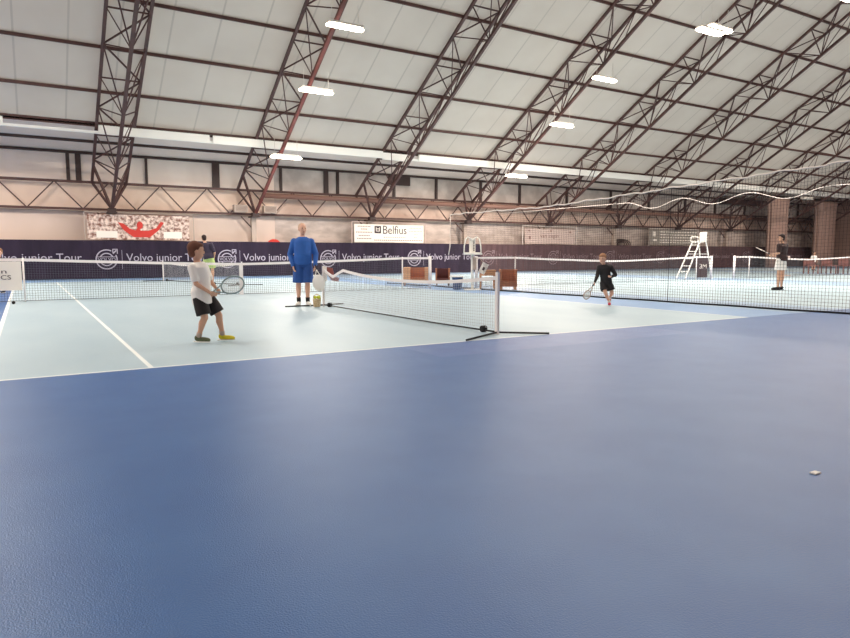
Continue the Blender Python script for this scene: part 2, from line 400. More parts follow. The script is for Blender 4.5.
for x, y, z, lb in ((41.9, 28.3, 8.4, 'pale unlit lamp among the trusses at far right, lower one'), (41.9, 24.2, 10.9, 'pale unlit lamp among the trusses at far right, upper one'),
                    (51.0, 27.6, 5.3, 'pale unlit lamp low beside the far dark brown heater')):
    c = copy_tree(lp); c.location = (x, y, z); tag(c, lb, 'lamp', 'unlit hanging lamps')
    for ch in [o for o in C.objects if o.parent == c]:
        if ch.name.startswith('diffuser'):
            ch.data = ch.data.copy(); ch.data.materials.clear(); ch.data.materials.append(LAMPO)

for c, e, colr in BULBS:
    lo = lamp_light(0, 0, 0, e, colr); lo.parent = c; lo.location = (0, 0, -.1)

# ------------------------------------------------------------------ backdrop panels
def make_panel(cm, pm):
    t = thing('backdrop_curtain', 'x', 'curtain')
    m = MB(); n = 60; w = 5.28
    vs = []
    for i in range(n+1):
        x = w*i/n; y = 32.1+.015*math.sin(i*1.3)
        vs += [(x, y, .02), (x, y, 1.70), (x, y+.02, 1.70), (x, y+.02, .02)]
    fs = [(i*4+a, i*4+(a+1) % 4, (i+1)*4+(a+1) % 4, (i+1)*4+a) for i in range(n) for a in range(4)]+[(0, 1, 2, 3), (n*4+3, n*4+2, n*4+1, n*4)]
    m.add(vs, fs); m.build('fabric', cm, t, smooth=False)
    cx, cz = .6, .86; yy = 32.065
    lg = MB()
    def arc(r, w_, a0, a1):
        k = 48; pts = []
        o_ = [(cx+(r+w_/2)*math.cos(a0+(a1-a0)*i/k), cz+(r+w_/2)*math.sin(a0+(a1-a0)*i/k)) for i in range(k+1)]
        i_ = [(cx+(r-w_/2)*math.cos(a0+(a1-a0)*i/k), cz+(r-w_/2)*math.sin(a0+(a1-a0)*i/k)) for i in range(k+1)]
        for i in range(k): lg.poly([o_[i], o_[i+1], i_[i+1], i_[i]], yy, yy+.01)
    R = math.radians
    arc(.42, .05, R(62), R(388)); arc(.27, .05, R(25), R(155)); arc(.27, .05, R(205), R(335))
    lg.box(cx-.4, cx+.4, yy, yy+.01, cz+.10, cz+.125); lg.box(cx-.4, cx+.4, yy, yy+.01, cz-.125, cz-.10)
    lg.poly([(cx+.24, cz+.28), (cx+.28, cz+.24), (cx+.42, cz+.38), (cx+.38, cz+.42)], yy, yy+.01)
    lg.box(cx+.24, cx+.46, yy, yy+.01, cz+.43, cz+.47); lg.box(cx+.42, cx+.46, yy, yy+.01, cz+.25, cz+.47); lg.box(cx+.24, cx+.28, yy, yy+.01, cz+.30, cz+.47)
    e = lg.build('round_emblem', pm, t)
    text('emblem_lettering', 'VOLVO', pm, t, (cx-.36, yy+.01, cz-.07), .72, .14)
    MB().box(cx+.62, cx+.635, yy, yy+.01, cz-.42, cz+.42).build('divider_line', pm, t)
    text('lettering', 'Volvo junior Tour', pm, t, (cx+.80, yy+.01, .66), 3.5, .46)
    return t
pa = make_panel(CURT, PRINT); pb = make_panel(CURTB, PRINTB)
labs = ['outside the photo at far left', 'outside the photo at left', 'at the left edge of the photo', 'under the red crowd banner', 'right of crowd banner behind man in blue',
        'under the white bank banner', 'behind the orange bench', 'under the pink-grey banner', 'behind the running child in black', 'just right of the running child',
        'behind the ladder chair', 'left of the player in white shorts', 'behind the player in white shorts', 'farthest right in the corner']
used = [False, False]
for i in range(-2, 12):
    x = 3.08-.6+5.28*i
    if x+5.28 > X1 and x > X1-5.0: continue
    src = 0 if i <= 3 else 1
    s_ = (pa, pb)[src]; c = copy_tree(s_) if used[src] else s_; used[src] = True
    c.location = (x, 0, 0); tag(c, 'dark backdrop panel with emblem and tour lettering, ' + labs[i+2], 'curtain', 'backdrop curtains')

# ------------------------------------------------------------------ banners on the far wall
def frame_parts(t, x0, x1, z0, z1, y, mt):
    for a in ((x0, z0, x1, z0), (x0, z1, x1, z1), (x0, z0, x0, z1), (x1, z0, x1, z1)):
        MB().bar((a[0], y, a[1]), (a[2], y, a[3]), .04).build('frame_rail', mt, t)
t = thing('crowd_banner', 'printed banner of a red figure with spread arms before a crowd', 'banner', (2.38, 32.22, 1.74))
MB().box(0, 4.3, 0, .02, .0, 1.12).build('print_sheet', CROWD, t)
fig = MB(); pts = []
top = [(1.25, .78), (1.5, .72), (1.75, .5), (2.0, .42), (2.12, .62), (2.2, .42), (2.55, .42), (2.9, .55), (3.1, .84), (3.25, .8), (3.0, .45), (2.6, .12), (1.9, .12), (1.5, .42)]
fig.poly([(x*.98, z) for x, z in top], -.012, -.002)
fig.ell((2.14, -.01, .66), (.13, .02, .17)); fig.build('red_figure', REDP, t)
for a, b in ((.35, 1.2), (3.15, 3.95)):
    MB().box(a, b, -.012, -.002, .08, .38).build('white_caption_box', SIGNW, t)
frame_parts(t, -.1, 4.5, -.1, 1.2, -.0, GREYBOX)
t = thing('bank_banner', 'white banner with dark square logo and Belfius lettering', 'banner', (15.25, 32.22, 1.74))
MB().box(0, 4.37, 0, .02, 0, .98).build('sheet', SIGNW, t)
lg = MB().box(1.22, 1.62, -.012, -.002, .5, .9); lg.build('square_logo', INK, t)
MB().box(1.3, 1.54, -.018, -.012, .72, .76).box(1.3, 1.54, -.018, -.012, .6, .64).box(1.3, 1.34, -.018, -.012, .6, .82).box(1.5, 1.54, -.018, -.012, .6, .82).build('logo_bars', SIGNW, t)
text('lettering', 'Belfius', INK, t, (1.75, -.002, .47), 1.5, .46)
a = MB()
random.seed(9)
for j, z in enumerate((.84, .69, .52, .34, .18)):
    w = (.7, .3, .9, .6, .8)[j]; x = .55-w/2
    while x < .55+w/2: a.box(x, x+.07, -.008, -.002, z, z+.05); x += .1
for j, z in enumerate((.8, .62, .44, .28)):
    w = (.8, .85, .25, .2)[j]; x = 3.85-w/2
    while x < 3.85+w/2: a.box(x, x+.06, -.008, -.002, z, z+.04); x += .1
x = 1.2
while x < 4.25:
    a.box(x, x+.08, -.008, -.002, .1, .15)
    if 1.7 < x < 3.2: a.box(x, x+.05, -.008, -.002, .26, .31)
    x += .12
a.build('small_print', INK2, t); frame_parts(t, -.15, 4.5, -.1, 1.1, 0, SIGNP)
t = thing('pink_banner', 'pink-grey banner with faint dark lettering in a pale frame', 'banner', (27.2, 32.22, 1.74))
MB().box(0, 4.3, 0, .02, 0, .98).build('sheet', SIGNP, t)
text('lettering', 'van regin', INK2, t, (1.25, -.002, .34), 1.6, .3)
MB().box(.25, .4, -.008, -.002, .8, .9).box(2.1, 2.25, -.008, -.002, .8, .9).box(3.8, 3.95, -.008, -.002, .75, .85).box(.3, .45, -.008, -.002, .3, .5).build('small_print', INK2, t)
frame_parts(t, -.2, 4.5, -.08, 1.15, 0, ROPE)
t = thing('text_board', 'grey board covered in lines of text, left of ladder chair', 'sign', (39.0, 32.22, 1.74))
MB().box(0, 5.4, 0, .02, 0, 1.15).build('sheet', SIGNG, t)
a = MB()
for z in (.95, .75, .55, .35, .18):
    x = 1.1
    while x < 5.1: w = random.uniform(.15, .4); a.box(x, x+w, -.008, -.002, z, z+.07); x += w+.08
a.box(.3, .6, -.008, -.002, .65, 1.0).box(.35, .75, -.008, -.002, .3, .45); a.build('small_print', SIGNW, t)
frame_parts(t, -.1, 5.5, -.06, 1.22, 0, ROPE)

# items on the wall
for x, lb in ((8.82, 'grey metal box left of the second truss foot'), (10.3, 'grey metal box right of the second truss foot')):
    t = thing('heater_box', lb, 'box', (x, 32.2, 3.14), 0, 'grey boxes by the truss foot')
    MB().box(0, .66, 0, .35, 0, .36).build('casing', GREYBOX, t, bevel=.02)
    a = MB()
    for i in range(5): a.box(.06, .6, -.012, 0, .05+i*.06, .07+i*.06)
    a.build('front_grille', STEEL, t)
t = thing('wall_heater', 'long dark brown heater unit high on the right of the far wall', 'heater', (47.6, 32.0, 5.05))
MB().box(0, 5.0, 0, .7, 0, .45).build('casing', DARKST, t, bevel=.04)
a = MB()
for i in range(24): a.box(.15+i*.2, .25+i*.2, -.015, 0, .08, .37)
a.build('louvres', STEEL, t)
t = thing('parasol', 'closed red parasol top peeking over the backdrop left of the man in blue', 'parasol', (10.95, 32.75, 0))
MB().tube([(0, 0, 0), (0, 0, 1.5)], .03, 10).build('pole', GREYBOX, t, True)
MB().ell((0, 0, 1.6), (.36, .16, .26)).build('canopy', REDP, t, True)
MB().box(-.2, .2, -.2, .2, 0, .08).build('base', DARKST, t)
t = thing('hose_reel', 'dark coiled hose on the wall behind the running child', 'hose', (36.4, 32.6, 1.8))
for r in (.28, .42, .56, .7): MB().tube([(r*1.4*math.cos(a), 0, r*.5*math.sin(a)) for a in (2*math.pi*k/28 for k in range(28))], .035, 8, closed=True).build('coil', DARKST, t, smooth=True)
# gathered curtains at the far right
for x, w, lb in ((52.4, 2.3, 'gathered brown divider curtain behind the player in white shorts'), (59.6, 2.8, 'gathered brown divider curtain nearest the far right corner')):
    n = 64; m = MB(); rings = []
    vs = []
    for z in (.02, 1.5, 3.0, 4.5, 5.2, 5.55):
        q = 1 if z < 4.4 else 1+.12*(z-4.4)
        for k_ in range(n):
            a = 2*math.pi*k_/n; r = 1+.06*math.sin(a*13)
            vs.append((w/2*r*q*math.cos(a), .5*r*math.sin(a), z))
    fs = [(i*n+k_, i*n+(k_+1) % n, (i+1)*n+(k_+1) % n, (i+1)*n+k_) for i in range(5) for k_ in range(n)]+[tuple(range(n))[::-1], tuple(5*n+k_ for k_ in range(n))]
    m.add(vs, fs); o = m.build('gathered_curtain', CURL, smooth=True); o.location = (x, 30.6, 0); tag(o, lb, 'curtain', 'gathered divider curtains')

# ------------------------------------------------------------------ nets
def wires(p, q, h0, h1, sag, cell, w, m=None, steps=None, low=.0, kink=False):
    """grid of cords between p and q (ground points), top height h0..h1 with sag"""
    m = m or MB(); p = V((*p, 0)); q = V((*q, 0)); L = (q-p).length; n = int(L/cell)
    def topz(s):
        if kink and s > .84: return h0-.15*(1-abs(s-.92)/.08)
        if kink: s = s/.84
        return h0+(h1-h0)*s-sag*4*s*(1-s)
    for i in range(n+1):
        s = i/n; b = p+(q-p)*s; m.bar((b.x, b.y, low), (b.x, b.y, topz(s)), w)
    rows = int(max(h0, h1)/cell)
    K = steps or 16
    for j in range(rows+1):
        fz = j/rows
        for k_ in range(K):
            a, b = k_/K, (k_+1)/K; A = p+(q-p)*a; B = p+(q-p)*b
            m.bar((A.x, A.y, low+(topz(a)-low)*fz), (B.x, B.y, low+(topz(b)-low)*fz), w)
    return m, topz
def tape_mb(p, q, topz, h, w, K=24):
    m = MB(); p = V((*p, 0)); q = V((*q, 0)); d = (q-p).normalized(); nrm = V((-d.y, d.x, 0))*w/2; vs = []
    for i in range(K+1):
        s = i/K; b = p+(q-p)*s; z = topz(s)
        vs += [b-nrm+V((0, 0, z-h)), b+nrm+V((0, 0, z-h)), b+nrm+V((0, 0, z)), b-nrm+V((0, 0, z))]
    fs = [(i*4+a, i*4+(a+1) % 4, (i+1)*4+(a+1) % 4, (i+1)*4+a) for i in range(K) for a in range(4)]+[(0, 1, 2, 3), (K*4+3, K*4+2, K*4+1, K*4)]
    m.add(vs, fs); return m
NY = 17.7
def tennis_net(x0, x1, label, sticks, strapx, group, cell=.055, hp=1.0, cord=NETC):
    t = thing('tennis_net', label, 'net', (0, 0, 0), 0, group)
    hc = .86; s0 = (sticks[0]-x0)/(x1-x0); s1 = (sticks[1]-x0)/(x1-x0)
    def tz(s):
        if s < s0 or s > s1: return hp
        u = (s-s0)/(s1-s0); return hp-(hp-hc)*(1-abs(2*u-1)**1.3)
    m = MB(); n = int((x1-x0)/cell)
    for i in range(n+1):
        s = i/n; x = x0+(x1-x0)*s; m.bar((x, NY, .02), (x, NY, tz(s)), .0045)
    rows = 17; K = 24
    for j in range(rows+1):
        for k_ in range(K):
            a, b = k_/K, (k_+1)/K
            m.bar((x0+(x1-x0)*a, NY, .02+(tz(a)-.02)*j/rows), (x0+(x1-x0)*b, NY, .02+(tz(b)-.02)*j/rows), .0045 if j else .012)
    tag(m.build('netting', cord, t, fix=False))
    tape_mb((x0, NY), (x1, NY), tz, .065, .03, 48).build('top_tape', TAPE, t)
    for x in (x0, x1): MB().tube([(x, NY, 0), (x, NY, hp+.03)], .05, 14).build('post', TAPE, t, smooth=True)
    for x in sticks: MB().tube([(x, NY-.02, 0), (x, NY-.02, hp+.01)], .02, 8).build('singles_stick', TAPE, t, smooth=True)
    if strapx is not None: MB().box(strapx-.045, strapx+.045, NY-.03, NY+.03, 0, hc).build('centre_strap', TAPE, t)
    return t
tennis_net(-1.0, 11.02, 'long white-taped tennis net on the nearest court, behind man in blue', (-.05, 10.0), 4.98, 'full-size tennis nets')
tennis_net(12.85, 25.45, 'white-taped tennis net behind the running child, beyond the dividing net', (14.5, 24.4), None, 'full-size tennis nets', .08)
tennis_net(27.1, 39.1, 'white-taped tennis net at far right behind player in white shorts', (28.2, 38.1), None, 'full-size tennis nets', .1)

# dividing net between courts
t = thing('divider_net', 'tall dark mesh net dividing the nearest court from the next court', 'net')
NE = 17.8
def rz_(y): return 2.38+max(0, 13.5-y)*.052+.012*math.sin(y*5.3)+.01*math.sin(y*13)
m = MB(); n = int((NE-3.5)/.06)
for i in range(n+1):
    y = 3.5+(NE-3.5)*i/n; m.bar((DIVX(y), y, .02), (DIVX(y), y, rz_(y)), .0040)
for j in range(1, 42):
    for k_ in range(12):
        ya, yb = 3.5+(NE-3.5)*k_/12, 3.5+(NE-3.5)*(k_+1)/12
        m.bar((DIVX(ya), ya, rz_(ya)*j/42), (DIVX(yb), yb, rz_(yb)*j/42), .0040)
m.build('netting', DNET, t, fix=False)
K = 60; pts = []
for i in range(K+1):
    y = 3.5+18.1*i/K; pts.append((DIVX(y)+.04*math.sin(i*.9), y, .02))
MB().tube(pts, .019, 8).build('bottom_cord', RUBBER, t, smooth=True)
pts = [(DIVX(y), y, rz_(y)) for y in [3.5+(NE-3.5)*i/120 for i in range(121)]]
MB().tube(pts, .016, 8).build('top_rope', ROPE, t, smooth=True)
MB().tube([(DIVX(NE), NE, 2.38), (DIVX(NE)+.01, NE, 1.8), (DIVX(NE)-.01, NE, 1.35), (DIVX(NE)-.06, NE, 1.07)], .016, 8).build('end_rope', ROPE, t, smooth=True)
MB().tube([(DIVX(9.75), 9.75, 0), (DIVX(9.75), 9.75, 2.6)], .008, 6).build('seam_cord', DNET, t)
t = thing('slack_rope', 'thin pale rope with drooping loops strung high at right', 'rope')
pts = []
for i in range(120):
    y = 9+23.9*i/119; pts.append((25.6, y, 3.62-(.35*math.sin((i-20)*math.pi/16)**2 if 20 <= i <= 68 else 0)))
MB().tube(pts, .012, 8).build('rope_line', ROPE, t, smooth=True)
# mini tennis nets
def mini_net(p, q, label, h=.80, sag=.13, kink=False):
    t = thing('mini_tennis_net', label, 'net', (0, 0, 0), 0, 'portable mini nets')
    m, tz = wires(p, q, h, h, sag, .05, .0036, low=.07, steps=32, kink=kink); m.build('netting', MNET, t, fix=False)
    P = V((*p, 0)); Q = V((*q, 0)); d = (Q-P).normalized(); n_ = V((-d.y, d.x, 0))
    tape_mb(p, q, tz, .05, .02).build('top_tape', TAPE, t)
    for e in (P, Q):
        MB().bar(e, e+V((0, 0, h+.05)), .055, .035).build('post', TAPE, t)
        MB().tube([e+n_*.82+d*(.4 if e == P else -.1)*-1+V((0, 0, .02)), e+V((0, 0, .025)), e-n_*.55+d*(-.45 if e == P else .2)*1+V((0, 0, .02))], .014, 8).build('foot_bar', BLACK, t, smooth=True)
    MB().tube([P+V((0, 0, .03)), P+(Q-P)*.25+V((0, 0, .02)), P+(Q-P)*.5+V((0, 0, .025)), Q+V((0, 0, .03))], .013, 8).build('base_bar', BLACK, t, smooth=True)
    for e in (P+d*.3, Q-d*.3):
        MB().tube([e-n_*.035+V((0, 0, .046)), e+n_*.035+V((0, 0, .046))], .046, 18).build('wheel', RUBBER, t, smooth=False)
    return t
mini_net((5.5, 7.08), (5.35, 12.85), 'portable mini net with white sagging tape and black feet, nearest in front', kink=True)
mini_net((6.5, 23.0), (4.78, 28.3), 'portable mini net with black feet far behind the boy in white', .78, .12)

# ------------------------------------------------------------------ furniture
def umpire_pole():
    t = thing('umpire_chair', 'white pole-mounted umpire chair with two looped arms beside dividing net', 'chair', (11.65, 16.25, 0), -YAW)
    MB().tube([(0, 0, 0), (0, 0, 1.12)], .045, 14).build('pole', WHITE, t, smooth=True)
    MB().box(-.25, .25, -.2, .2, 1.1, 1.15).build('seat', WHITE, t, bevel=.02)
    MB().box(-.28, .28, -.25, -.2, 1.08, 1.12).build('seat_edge', WHITE, t)
    b = MB().box(-.09, .1, .14, .18, 1.14, 1.58).build('backrest', WHITE, t, bevel=.02)
    a = MB()
    for i in range(7): a.box(.03, .07, .125, .14, 1.2+i*.05, 1.225+i*.05)
    a.build('slots', INK, t)
    for s in (-1, 1):
        MB().tube([(s*.26, 0, 1.12), (s*.25, 0, 1.35), (s*.21, .02, 1.55), (s*.14, .06, 1.62), (s*.07, .1, 1.58), (s*.03, .14, 1.48)], .02, 8).build('arm_loop', WHITE, t, smooth=True)
    MB().box(.0, .12, -.1, .02, .62, 1.0).build('control_box', GREYBOX, t, bevel=.01)
    MB().box(-.25, .25, -.25, .25, 0, .03).build('base_plate', WHITE, t)
    return t
umpire_pole()
t = thing('score_card', 'tilted white score card hanging right of the pole chair', 'card', (12.0, 16.15, .66), -YAW)
m = MB(); c, s = math.cos(-.45), math.sin(-.45)
def rp(x, z): return (x*c-z*s, x*s+z*c)
m.poly([rp(-.1, -.17), rp(.1, -.17), rp(.1, .17), rp(-.1, .17)], -.01, .01); m.build('card', SIGNW, t)
MB().poly([rp(-.03, -.06), rp(.04, -.06), rp(.04, .04), rp(-.03, .04)], -.016, -.01).build('mark', INK, t)
MB().tube([(0, .01, .15), (-.1, .05, .3), (-.25, .08, .33)], .008, 6).build('hook', GREYBOX, t)

def ladder_chair():
    t = thing('umpire_chair', 'tall white ladder umpire chair with dark panel between two nets', 'chair', (26.0, 18.75, 0), 0)
    # faces towards -x; ladder on that side
    A = [(-.35-.62, s*.27, 0) for s in (-1, 1)]; B = [(-.18, s*.22, 1.62) for s in (-1, 1)]
    for a, b in zip(A, B): MB().bar(a, b, .045).build('front_leg', WHITE, t)
    for i, f_ in enumerate((.2, .35, .55, .75, .93)):
        p = V(A[0]).lerp(V(B[0]), f_); q = V(A[1]).lerp(V(B[1]), f_); MB().bar(p, q, .05, .03).build('rung', WHITE, t)
    for s in (-1, 1): MB().bar((.55, s*.3, 0), (.2, s*.22, 1.62), .045).build('rear_leg', WHITE, t)
    MB().bar((.32, -.24, 1.1), (.32, .24, 1.1), .03).build('cross_bar', WHITE, t); MB().bar((-.4, .24, 1.1), (.32, .24, 1.1), .03).build('cross_bar', WHITE, t)
    MB().box(-.25, .25, -.24, .24, 1.62, 1.67).build('seat', WHITE, t, bevel=.02)
    MB().loft([((.2+.05*q, 0, 1.66+.42*q), .03, .22, (1, 0, 0), (0, 1, 0)) for q in (0, .25, .5, .75, 1)], 20).build('backrest', WHITE, t, smooth=True)
    for s in (-1, 1): MB().tube([(.2, s*.26, 1.66), (.18, s*.27, 1.88), (-.2, s*.27, 1.88), (-.24, s*.26, 1.66)], .02, 8).build('armrest', WHITE, t, smooth=True)
    w = mat('dark_red_panel', srgb(66, 44, 46), .7)
    pn = MB().box(-.3, .28, -.28, -.25, .05, .98).build('side_panel', w, t)
    text('lettering', '3M', SIGNW, pn, (-.18, -.285, .45), .4, .2)
    return t
lc = ladder_chair(); lc.rotation_euler = (0, 0, math.radians(-10))

def bench(label, x, y, w, h, d, m1, m2, legs):
    t = thing('bench', label, 'bench', (x, y, 0), -YAW, 'benches by the dividing net')
    z = h*.35
    MB().box(0, w, 0, d, z, z+.05).build('seat', m2, t, bevel=.01)
    MB().box(0, w, d-.04, d, z+.05, h).build('backrest', m2, t)
    for a in (0, w-.24 if w > .7 else w-.05):
        MB().box(a, a+(.24 if w > .7 else .05), -.02, d, z-.02, h+.01).build('arm_side', m1, t, bevel=.01)
    MB().box(0, w, -.01, .02, z-.12, z).build('front_rail', m1, t)
    for a in (.04, w-.04):
        for b in (.04, d-.04): MB().bar((a, b, 0), (a, b, z), .05).build('leg', legs, t)
    return t
bench('pale orange wooden bench left of the pole chair, behind near net', 11.12, 19.6, .98, .63, .45, WOOD, WOODB, WOODB)
bench('small maroon bench beside the near net right post', 12.03, 18.95, .5, .6, .4, WOODB, MAROON, DARKST)
bench('brown wooden bench just beyond the dividing net right of pole chair', 12.42, 15.85, .52, .62, .4, WOODB, WOODB, WOOD)
t = thing('side_table', 'small pale wooden table just right of the pole chair', 'table', (12.2, 16.6, 0), -YAW)
MB().box(0, .5, 0, .4, .56, .6).build('table_top', WOOD, t)
MB().box(.02, .48, .02, .05, .42, .56).build('apron', WOOD, t)
for a in (.03, .47):
    for b in (.03, .37): MB().bar((a, b, 0), (a, b, .56), .04).build('leg', WOOD, t)
t = thing('storage_bin', 'dark blue bin with pale lid left of the pole chair', 'bin', (11.42, 16.72, 0), -YAW)
MB().loft([((0, 0, .01), .13, .12, (1, 0, 0), (0, 1, 0)), ((0, 0, .38), .17, .15, (1, 0, 0), (0, 1, 0))], 24).build('body', BLUEBIN, t)
MB().box(-.24, .18, -.16, .16, .385, .42).build('lid', WHITE, t, bevel=.01)
t = thing('ball_basket', 'small beige basket of balls beside the far post of near mini net', 'basket', (5.12, 12.66, 0))
MB().loft([((0, 0, .01), .07, .06, (1, 0, 0), (0, 1, 0)), ((0, 0, .17), .09, .08, (1, 0, 0), (0, 1, 0))], 24).build('basket_body', BEIGE, t)
MB().tube([(-.085, 0, .17), (-.07, 0, .24), (0, 0, .27), (.07, 0, .24), (.085, 0, .17)], .008, 8).build('handle', BEIGE, t, smooth=True)
k = 0
for a, b, z in ((-.038, 0, .205), (.036, .03, .205), (.03, -.042, .205)):
    tag(MB().ell((5.12+a, 12.66+b, z), .033).build('tennis_ball', BALL, smooth=True), 'yellow tennis ball resting on top of the beige basket', 'ball', 'balls in the basket')
# banner on the net at the left edge
t = thing('net_banner', 'white cloth banner hung over the net at the left edge', 'banner', (-1.02, NY-.09, 0))
MB().box(-.0, .93, 0, .015, .27, .93).build('cloth', SIGNW, t)
text('lettering', 'in', INK, t, (.48, .0, .66), .16, .09); text('lettering', 'ECICS', INK, t, (.26, .0, .52), .46, .10)
# far right: stand, chairs
t = thing('score_stand', 'pale pink T-shaped stand right of the player in white shorts', 'stand', (32.6, 18.6, 0), -YAW)
MB().tube([(0, 0, 0), (0, 0, .95)], .06, 10).build('pole', SIGNP, t); MB().box(-.28, .28, -.05, .05, .9, 1.0).build('cross_bar', SIGNP, t)
MB().box(-.3, .3, -.15, .15, 0, .05).build('base', SIGNP, t)
def chair(label, x, y):
    t = thing('chair', label, 'chair', (x, y, 0), -YAW, 'maroon chairs at the far right')
    mm = mat('dull_maroon', srgb(128, 78, 70), .6) if 'dull_maroon' not in bpy.data.materials else bpy.data.materials['dull_maroon']
    MB().box(-.3, .3, -.25, .25, .42, .48).build('seat', mm, t); MB().box(-.3, .3, .2, .25, .5, .85).build('backrest', mm, t)
    for a in (-.27, .27):
        for b in (-.22, .22): MB().bar((a, b, 0), (a, b, .42 if b < 0 else .5), .05).build('leg', mm, t)
chair('maroon chair at far right, left one of three', 37.6, 19.9); chair('maroon chair at far right, middle one of three', 38.3, 19.3); chair('maroon chair at far right, right one of three', 38.9, 18.7)

tag(MB().ell((-.27, 16.9, .034), .034).build('rubber_ball', RUBBER, smooth=True), 'small dark ball on the court by the left sideline', 'ball')
tag(MB().box(3.31, 3.36, 1.67, 1.70, .001, .008).build('paper_scrap', WHITE), 'tiny white scrap on the blue floor at right foreground', 'scrap')
tag(MB().box(11.2, 12.6, 30.6, 31.0, .002, .05).build('floor_mat', WHITE), 'thin white strip lying at foot of backdrop left of man in blue', 'mat')

# ------------------------------------------------------------------ people
def solid(mb, name, mt, parent, vox=.007, smooth=6):
    o = mb.build('tmp', mt, None, True)
    r = o.modifiers.new('r', 'REMESH'); r.mode = 'VOXEL'; r.voxel_size = vox; r.use_smooth_shade = True
    if smooth:
        s = o.modifiers.new('s', 'SMOOTH'); s.iterations = smooth; s.factor = .5
    dg = bpy.context.evaluated_depsgraph_get(); dg.update()
    me = bpy.data.meshes.new_from_object(o.evaluated_get(dg)); bpy.data.objects.remove(o)
    me.name = name; me.polygons.foreach_set('use_smooth', [True]*len(me.polygons))
    if not me.materials: me.materials.append(mt)
    q = bpy.data.objects.new(name, me); C.objects.link(q); q.parent = parent; return q
def seg(m, p, q, r0, r1, mid=None):
    p = V(p); q = V(q)
    if mid is None: mid = (r0+r1)/2
    m.tube([p, p.lerp(q, .33), p.lerp(q, .66), q], [r0, (r0+2*mid)/3 if mid < r0 else mid, (r1+2*mid)/3, r1], 14)
    m.ell(p, r0, seg=14, rings=10); m.ell(q, r1, seg=14, rings=10)
def hand(m, w, dr, side, curl, s, palmn):
    """wrist point, direction, side axis (towards thumb), palm normal"""
    dr = V(dr).normalized(); n = V(palmn); n = (n-dr*n.dot(dr)).normalized(); sd = dr.cross(n)*side
    c = V(w)+dr*.045*s
    m.ell(c, (.040*s, .048*s, .017*s), (sd, dr, n), 14, 10)
    for i, L in enumerate((.062, .07, .065, .052)):
        b = c+dr*.036*s+sd*(.027-.018*i)*s
        k1 = b+(dr*math.cos(curl*.6)+n*math.sin(curl*.6))*L*.45*s
        k2 = k1+(dr*math.cos(curl*1.5)+n*math.sin(curl*1.5))*L*.32*s
        k3 = k2+(dr*math.cos(curl*2.3)+n*math.sin(curl*2.3))*L*.25*s
        m.tube([b-dr*.015*s, k1, k2, k3], [.0095*s, .0092*s, .0085*s, .0075*s], 8)
    b = V(w)+dr*.02*s+sd*.028*s
    m.tube([b, b+(sd*.8+dr*.6+n*.3)*.03*s, b+(sd*.75+dr*1.1+n*.8)*.045*s], [.012*s, .010*s, .0085*s], 8)
